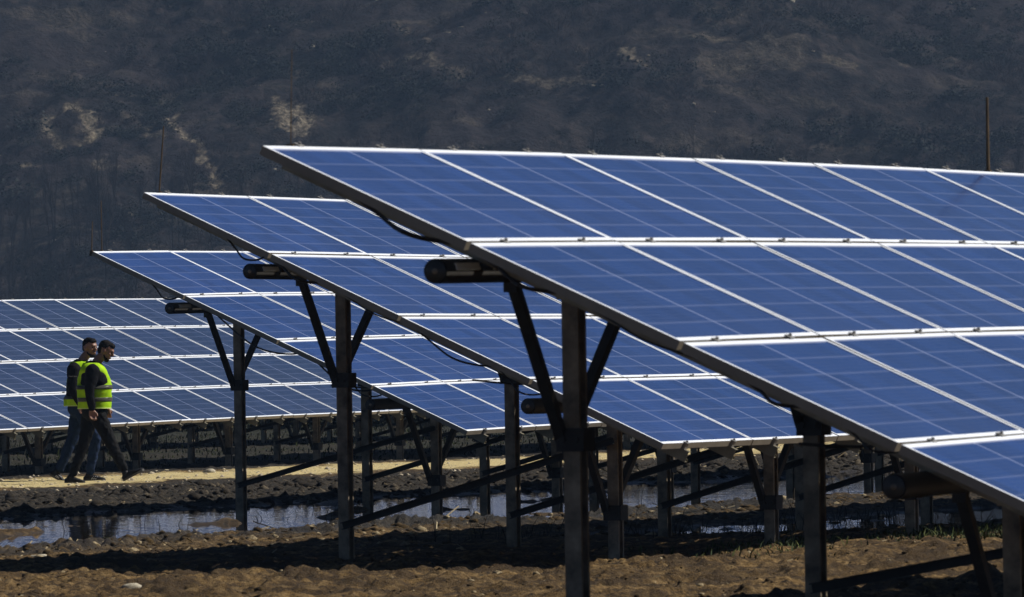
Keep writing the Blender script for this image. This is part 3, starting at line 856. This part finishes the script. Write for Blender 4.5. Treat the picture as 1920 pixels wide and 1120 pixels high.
def remesh(mb, name, mat, parent, voxel, smooth=3, wr=0.0, wf=14, sd=0):
    me = mb.mesh(name + '_raw', mat); o = bpy.data.objects.new('tmp', me); COL.objects.link(o)
    m = o.modifiers.new('r', 'REMESH'); m.mode = 'VOXEL'; m.voxel_size = voxel
    s_ = o.modifiers.new('s', 'SMOOTH'); s_.iterations = smooth; s_.factor = .5
    dg = bpy.context.evaluated_depsgraph_get(); dg.update()
    out = bpy.data.meshes.new_from_object(o.evaluated_get(dg)); out.name = name
    bpy.data.objects.remove(o); bpy.data.meshes.remove(me)
    out.materials.clear(); out.materials.append(mat)
    if wr:
        n = len(out.vertices); co = np.empty(n*3); out.vertices.foreach_get('co', co); co = co.reshape(-1, 3)
        no = np.array([v.normal[:] for v in out.vertices]); co = co + no * (nz3(co, wf, sd) * wr)[:, None]
        out.vertices.foreach_set('co', co.ravel())
    out.polygons.foreach_set('use_smooth', [True]*len(out.polygons)); out.update()
    return link(name, out, parent)
def hand(mb, wrist, down, palmdir, fwd, thumb_side):
    """relaxed, half closed hand hanging from the wrist"""
    w_ = Vector(wrist); d = Vector(down).normalized(); f = Vector(fwd).normalized(); f = (f - d*f.dot(d)).normalized(); pl = d.cross(f) * palmdir
    limb(mb, [w_ - d*.02, w_ + d*.02], [.026, .026])
    for k in range(4):
        b = w_ + d*.02 + f*(.026 - .0175*k); e = w_ + d*(.088 - .004*k) + f*(.033 - .022*k)
        limb(mb, [b, e], [.014, .0125])
        L = (.040, .044, .041, .032)[k]
        p1 = e + (d*.75 + pl*.45).normalized()*L; p2 = p1 + (d*.15 + pl*.95).normalized()*L*.65; p3 = p2 + (-d*.6 + pl*.6).normalized()*L*.45
        limb(mb, [e, p1, p2, p3], [.0105, .0095, .0088, .0075])
    tb = w_ + d*.03 + f*.03*thumb_side; t1 = tb + (d*.6 + f*thumb_side*.5 + pl*.4).normalized()*.038; t2 = t1 + (d*.8 + f*.0 + pl*.5).normalized()*.03
    limb(mb, [tb, t1, t2], [.014, .0115, .009])
def skin_mat():
    t = NT('skin'); v = t.coord(); t.col(t.ramp(t.noise(v, 25, 4), [(.3, (.19, .09, .055)), (.7, (.28, .14, .09))])); t.set(Roughness=.5)
    t.b.inputs['Subsurface Weight'].default_value = .08; t.b.inputs['Subsurface Radius'].default_value = (.02, .008, .004); return t.m
def cloth(name, c, var=.25, rough=.85, sc=30, sheen=0):
    t = NT(name); v = t.coord(); n = t.noise(v, sc, 5, .65)
    t.col(t.ramp(n, [(.3, [q*(1-var) for q in c]), (.7, [q*(1+var) for q in c])])); t.set(Roughness=rough); t.b.inputs['Specular IOR Level'].default_value = .12
    if sheen: t.b.inputs['Sheen Weight'].default_value = sheen
    t.bump(t.noise(v, 220, 2), .3, .002); return t.m
M_SKIN = skin_mat()
M_HAIR = cloth('dark_hair', (.005, .004, .004), .3, .8, 120)
M_BLACK = cloth('black_fabric', (.004, .004, .005), .25, .9, 20)
M_BLKTR = cloth('black_trousers', (.005, .005, .005), .25, .85, 20)
M_JEANS = cloth('blue_jeans', (.009, .020, .052), .35, .85, 18)
def vest_mat():
    t = NT('fluorescent_vest'); v = t.coord(); n = t.noise(v, 9, 4, .6)
    t.col(t.ramp(n, [(.35, (.36, .62, .006)), (.65, (.60, .90, .014))])); t.set(Roughness=.75)
    # thin bright mesh cloth lets some light through
    t.b.inputs['Specular IOR Level'].default_value = .2
    tr = t.n.new('ShaderNodeBsdfTranslucent'); tr.inputs[0].default_value = (.62, .95, .01, 1)
    mx = t.n.new('ShaderNodeMixShader'); mx.inputs[0].default_value = .35
    t.l(t.b.outputs[0], mx.inputs[1]); t.l(tr.outputs[0], mx.inputs[2]); t.l(mx.outputs[0], t.out.inputs[0]); return t.m
M_VEST = vest_mat()
M_PIPE = cloth('pale_yellow_edging', (.70, .85, .25), .1)
M_REFL = cloth('grey_reflective_tape', (.075, .075, .06), .2, .35)
M_SHOE = cloth('black_shoe', (.012, .012, .013), .2, .5)
M_SOLE = cloth('grey_sole', (.09, .088, .082), .15, .7)
M_STRIPE = cloth('white_stripe', (.62, .62, .62), .05, .6)
M_GREYM = cloth('grey_print', (.22, .22, .22), .1)
M_EYE = cloth('dark_eye', (.01, .008, .006), .1, .2)

def shoe(parent, heel, toe, ankle, y, stripes):
    """sole from heel to toe (x, z), upper around the ankle"""
    h = Vector((heel[0], y, heel[1])); t = Vector((toe[0], y, toe[1])); ax = (t - h).normalized(); upv = Vector((-ax.z, 0, ax.x)); sd = Vector((0, 1, 0))
    L = (t - h).length
    mb = MB(); rings = [(-.004, .030, .012, .050), (.03, .037, .012, .075), (.08, .038, .012, .085), (.14*L/.28, .040, .012, .075), (.19*L/.28, .046, .012, .058), (.235*L/.28, .044, .012, .044), (L*.97, .028, .012, .034), (L, .012, .014, .022)]
    vs = []; n = 16
    for (q, wd, lo, hi) in rings:
        c_ = h + ax*q
        for j in range(n):
            a = 2*math.pi*j/n; zz_ = lo + (hi - lo) * (.5 + .5*math.sin(a)); wq = wd * (abs(math.cos(a))**.7) * (1 if math.sin(a) < 0 else 1 - .35*math.sin(a))
            vs.append(c_ + upv*zz_ + sd*math.copysign(wq, math.cos(a)))
    fs = [(i*n+j, i*n+(j+1) % n, (i+1)*n+(j+1) % n, (i+1)*n+j) for i in range(len(rings)-1) for j in range(n)] + [tuple(range(n))[::-1], tuple((len(rings)-1)*n+j for j in range(n))]
    mb.add(vs, fs); a_ = Vector((ankle[0], y, ankle[1]))
    mb.tube([h + ax*.055 + upv*.05, a_*.35 + (h + ax*.055 + upv*.05)*.65, a_*.6 + (h + ax*.055 + upv*.05)*.4], [.042, .040, .038], 14)
    u = mb.build('shoe', M_SHOE, parent, True)
    so = MB(); prof = []
    outl = [(-.006, 0), (0, .026), (.04, .038), (.12, .038), (.19*L/.28, .048), (L*.93, .034), (L+.004, 0)]
    pl = [(q, wd) for q, wd in outl] + [(q, -wd) for q, wd in outl[-2:0:-1]]
    so.extrude(pl, h - upv*.006, h + upv*.018, ax, sd); so.build('sole', M_SOLE, u)
    if stripes:
        for k in range(3):
            st = MB(); q = .10 + .026*k
            a0 = h + ax*(q*L/.28) + upv*.020; b0 = h + ax*((q+.032)*L/.28) + upv*.058
            for side in (-1, 1):
                st.bar(a0 + sd*side*.041, b0 + sd*side*.030, .010, .006, ax)
            st.build('stripe', M_STRIPE, u)

def man(name_label, loc, yaw, T, legs, arms, head_c, head_r, head_yaw, head_pitch, neck, trousers_m, stripes, torso_seed, print_mark=False, arm_lo=.42):
    root = bpy.data.objects.new('person', None); COL.objects.link(root); root.location = loc; root.rotation_euler = (0, 0, yaw)
    tag(root, name_label, 'person', 'men in hi-vis vests walking on the path')
    HQ = Matrix.Rotation(head_yaw, 3, 'Z') @ Matrix.Rotation(head_pitch, 3, 'Y'); hc = Vector(head_c)
    def hp(x, y, z): return hc + HQ @ Vector((x, y, z))
    # --- body (one skin surface)
    b = MB()
    loft(b, [(z, cx, cy, rx*.80, ry*.80) for (z, cx, cy, rx, ry) in T], 28)
    limb(b, [neck[0], neck[1], hp(-.02, 0, -.05)], [.062, .056, .055])
    ell(b, hp(-.012, 0, .030), (.096, .076, .098), HQ, 22, 16); ell(b, hp(.018, 0, -.045), (.062, .056, .070), HQ, 18, 12)
    ell(b, hp(.050, 0, -.095), (.026, .026, .020), HQ); ell(b, hp(.078, 0, .040), (.014, .046, .010), HQ)
    b.tube([hp(.078, 0, .030), hp(.100, 0, -.008), hp(.103, 0, -.018)], [.009, .012, .011], 8); ell(b, hp(.094, 0, -.018), (.012, .017, .009), HQ)
    ell(b, hp(.078, 0, -.048), (.013, .024, .007), HQ); ell(b, hp(.076, 0, -.060), (.012, .022, .007), HQ)
    for sg in (-1, 1):
        ell(b, hp(.050, sg*.040, -.010), (.028, .020, .024), HQ)
        ell(b, hp(-.012, sg*.079, -.005), (.018, .009, .030), HQ)
    for (hip, knee, ank, y) in legs:
        limb(b, [(hip[0], y, hip[1]), (knee[0], y, knee[1]), (ank[0], y, ank[1])], [.075, .05, .036])
    for (sh, el_, wr, hd) in arms:
        limb(b, [sh, el_, wr], [.05, .038, .028])
        hand(b, wr, hd[0], hd[1], hd[2], hd[3])
    remesh(b, 'body', M_SKIN, root, .0065, 2)
    for sg in (-1, 1):
        e = MB(); ell(e, hp(.073, sg*.030, .016), (.010, .011, .008), HQ, 10, 8); e.build('eye', M_EYE, root, True)
    # hair and beard
    h = MB(); ell(h, hp(-.026, 0, .052), (.090, .077, .082), HQ, 22, 16); ell(h, hp(-.062, 0, .005), (.048, .066, .07), HQ); ell(h, hp(.026, 0, .088), (.056, .060, .040), HQ)
    ho = remesh(h, 'hair', M_HAIR, root, .008, 1, .004, 60, 4)
    be = MB(); ell(be, hp(.046, 0, -.088), (.036, .044, .030), HQ)
    for sg in (-1, 1): be.tube([hp(.05, sg*.036, -.082), hp(.018, sg*.050, -.066), hp(.0, sg*.060, -.04)], [.020, .014, .008], 8)
    be.tube([hp(.082, -.022, -.036), hp(.088, 0, -.033), hp(.082, .022, -.036)], .006, 6)
    remesh(be, 'beard', M_HAIR, root, .007, 1, .002, 80, 5)
    # --- jacket
    j = MB(); up = [r for r in T]
    loft(j, [(z, cx, cy, rx*.93, ry*(1.0 if z > T[0][0] + .30 else .9)) for (z, cx, cy, rx, ry) in T], 32)
    for (sh, el_, wr, hd) in arms:
        sh = Vector(sh); el_ = Vector(el_); wr = Vector(wr); m1 = (sh + el_)/2; m2 = (el_ + wr)/2; cf = wr - (wr - el_).normalized()*.015
        limb(j, [sh, m1, el_, m2, cf], [.092, .076, .060, .052, .043])
    nk = Vector(neck[0]); j.tube([nk - Vector((.01, 0, .05)), nk + Vector((.012, 0, .045))], [.095, .074], 16)
    remesh(j, 'jacket', M_BLACK, root, .011, 3, .006, 12, torso_seed)
    # --- trousers
    tr = MB(); z0, cx0, cy0, rx0, ry0 = T[0]
    ell(tr, (cx0, cy0, z0 - .03), (rx0*.86, ry0*.92, .13), None, 20, 12)
    for (hip, knee, ank, y) in legs:
        hp_, kn, an = Vector((hip[0], y, hip[1])), Vector((knee[0], y, knee[1])), Vector((ank[0], y, ank[1]))
        limb(tr, [hp_, hp_*.5 + kn*.5, kn, kn*.55 + an*.45, an], [.105, .094, .074, .066, .054])
    remesh(tr, 'trousers', trousers_m, root, .011, 3, .009, 17, torso_seed + 3)
    # --- vest: open below, armholes narrower than the shoulders
    zt = T[-1][0]; zb = T[0][0] + .0
    VR = []
    for i in range(26):
        z = zb + (zt - .012 - zb) * i / 25; r_ = ring_interp(T, z); f = (z - zb)/(zt - zb)
        ryk = 1.04 - .40*sst(arm_lo, arm_lo + .14, f) + .46*sst(.70, .84, f)
        VR.append((z, r_[1], r_[2], r_[3] + .012 - (.030 * sst(arm_lo, arm_lo + .14, f) * (1 - sst(.72, .84, f)) if arm_lo < .3 else 0), r_[4]*ryk))
    v = MB(); loft(v, VR, 56, False, 0, .035, torso_seed)
    vo = v.build('vest', M_VEST, root, True); md = vo.modifiers.new('thickness', 'SOLIDIFY'); md.thickness = .003; md.offset = 1
    def strip(z0_, z1_, nm, mt, off):
        q = MB(); rr = [ring_interp(VR, z0_ + (z1_-z0_)*i/3) for i in range(4)]; rr = [(z,) + tuple(x) for z, *x in rr]
        loft(q, rr, 56, False, off, .035, torso_seed); o_ = q.build(nm, mt, vo, True); m_ = o_.modifiers.new('thickness', 'SOLIDIFY'); m_.thickness = .002; m_.offset = 1
    strip(zb + .085, zb + .135, 'reflective_band', M_REFL, .005)
    strip(zb + .235, zb + .283, 'reflective_band', M_REFL, .005)
    strip(zb + .0, zb + .010, 'edging', M_PIPE, .004)
    # shoes
    for (hip, knee, ank, y), (heel, toe) in zip(legs, [l for l in man.feet]):
        shoe(root, heel, toe, ank, y, stripes)
    if print_mark:
        sh, el_, wr, hd = arms[0]; mk = MB(); c_ = Vector(sh)*.55 + Vector(el_)*.45 + Vector((.0, -.079, .02))
        for q, (w1, h1) in enumerate(((.008, .016), (.012, .011), (.010, .011), (.006, .016), (.012, .011), (.010, .011), (.012, .011))):
            mk.box(c_.x - .052 + q*.0155, c_.x - .052 + q*.0155 + w1, c_.y - .004, c_.y, c_.z, c_.z + h1)
        mk.build('sleeve_print', M_GREYM, root)
    return root

def px_xy(px, Y): return (px - 960) / FPX * Y
def place(px, Y):
    x = px_xy(px - (895-560)*ROLL, Y); return x, Y
K = 155.0
def f1(px, py): return ((px - 190)/K, (895 - py)/K)
x1, y1 = place(190, 92.0); z1 = gz(x1, y1)
T1_ = [(.875, -.065, 0, .185, .185), (.95, -.068, 0, .190, .185), (1.03, -.070, 0, .192, .185), (1.10, -.066, 0, .196, .19), (1.16, -.064, 0, .196, .195), (1.22, -.066, 0, .184, .20),
       (1.28, -.072, 0, .168, .205), (1.33, -.080, 0, .150, .20), (1.375, -.086, 0, .128, .17), (1.41, -.092, 0, .105, .125), (1.44, -.095, 0, .080, .085)]
legs1 = [(f1(170, 772), f1(161, 814), f1(138, 877), .09), (f1(186, 772), f1(209, 822), f1(233, 872), -.09)]
man.feet = [(f1(121, 898), f1(159, 899)), (f1(233, 895), f1(271, 875))]
man('walking man in front, black jacket, black trousers and yellow vest, looking down', (x1, y1, z1 + .02), 0, T1_, legs1,
    [((-.075, -.185, 1.325), (-.115, -.245, 1.085), (-.085, -.235, .865), ((.06, .02, -1), 1, (1, .3, 0), 1)), ((-.075, .185, 1.325), (-.02, .24, 1.09), (.06, .22, .885), ((.2, 0, -1), -1, (1, 0, 0), 1))],
    (.080, 0, 1.562), .1, R(-6), R(26), [(-.055, 0, 1.40), (-.005, 0, 1.475)], M_BLKTR, False, 3)
K = 152.0
def f2(px, py): return ((px - 142)/K, (890 - py)/K)
x2, y2 = place(142, 94.2); z2 = gz(x2, y2)
T2_ = [(z + .025, cx + .165 - .05*(1.44 - z), 0, rx*1.0, ry) for (z, cx, cy, rx, ry) in T1_]
legs2 = [(f2(148, 772), f2(137, 814), f2(112, 870), .09), (f2(161, 772), f2(182, 815), f2(170, 876), -.09)]
man.feet = [(f2(91, 881), f2(121, 899)), (f2(158, 894), f2(199, 894))]
man('walking man behind, in blue jeans and striped shoes, his face turned towards the camera', (x2, y2, z2 + .02), 0, T2_, legs2,
    [((.01, -.19, 1.35), (-.005, -.25, 1.11), (.085, -.23, .92), ((.3, .02, -1), 1, (1, .3, 0), 1)), ((.07, .185, 1.35), (.13, .24, 1.11), (.2, .22, .92), ((.2, 0, -1), -1, (1, 0, 0), 1))],
    (.205, -.01, 1.612), .1, R(-42), R(4), [(.085, 0, 1.425), (.14, 0, 1.51)], M_JEANS, True, 8, True, .14)

# ------------------------------------------------------------------ air
def haze():
    mb = MB(); mb.box(-1300, 1300, -60, 1340, -5, 260)
    m = bpy.data.materials.new('haze_air'); m.use_nodes = True; t = m.node_tree
    t.nodes.remove(t.nodes['Principled BSDF']); v = t.nodes.new('ShaderNodeVolumePrincipled')
    v.inputs['Color'].default_value = (.42, .64, 1.0, 1); v.inputs['Density'].default_value = HAZE; v.inputs['Anisotropy'].default_value = .1
    t.links.new(v.outputs[0], t.nodes['Material Output'].inputs['Volume'])
    o = mb.build('haze', m); tag(o, 'thin blue grey air haze in front of the hillside', 'haze', kind='stuff')
HAZE = .00016
haze()
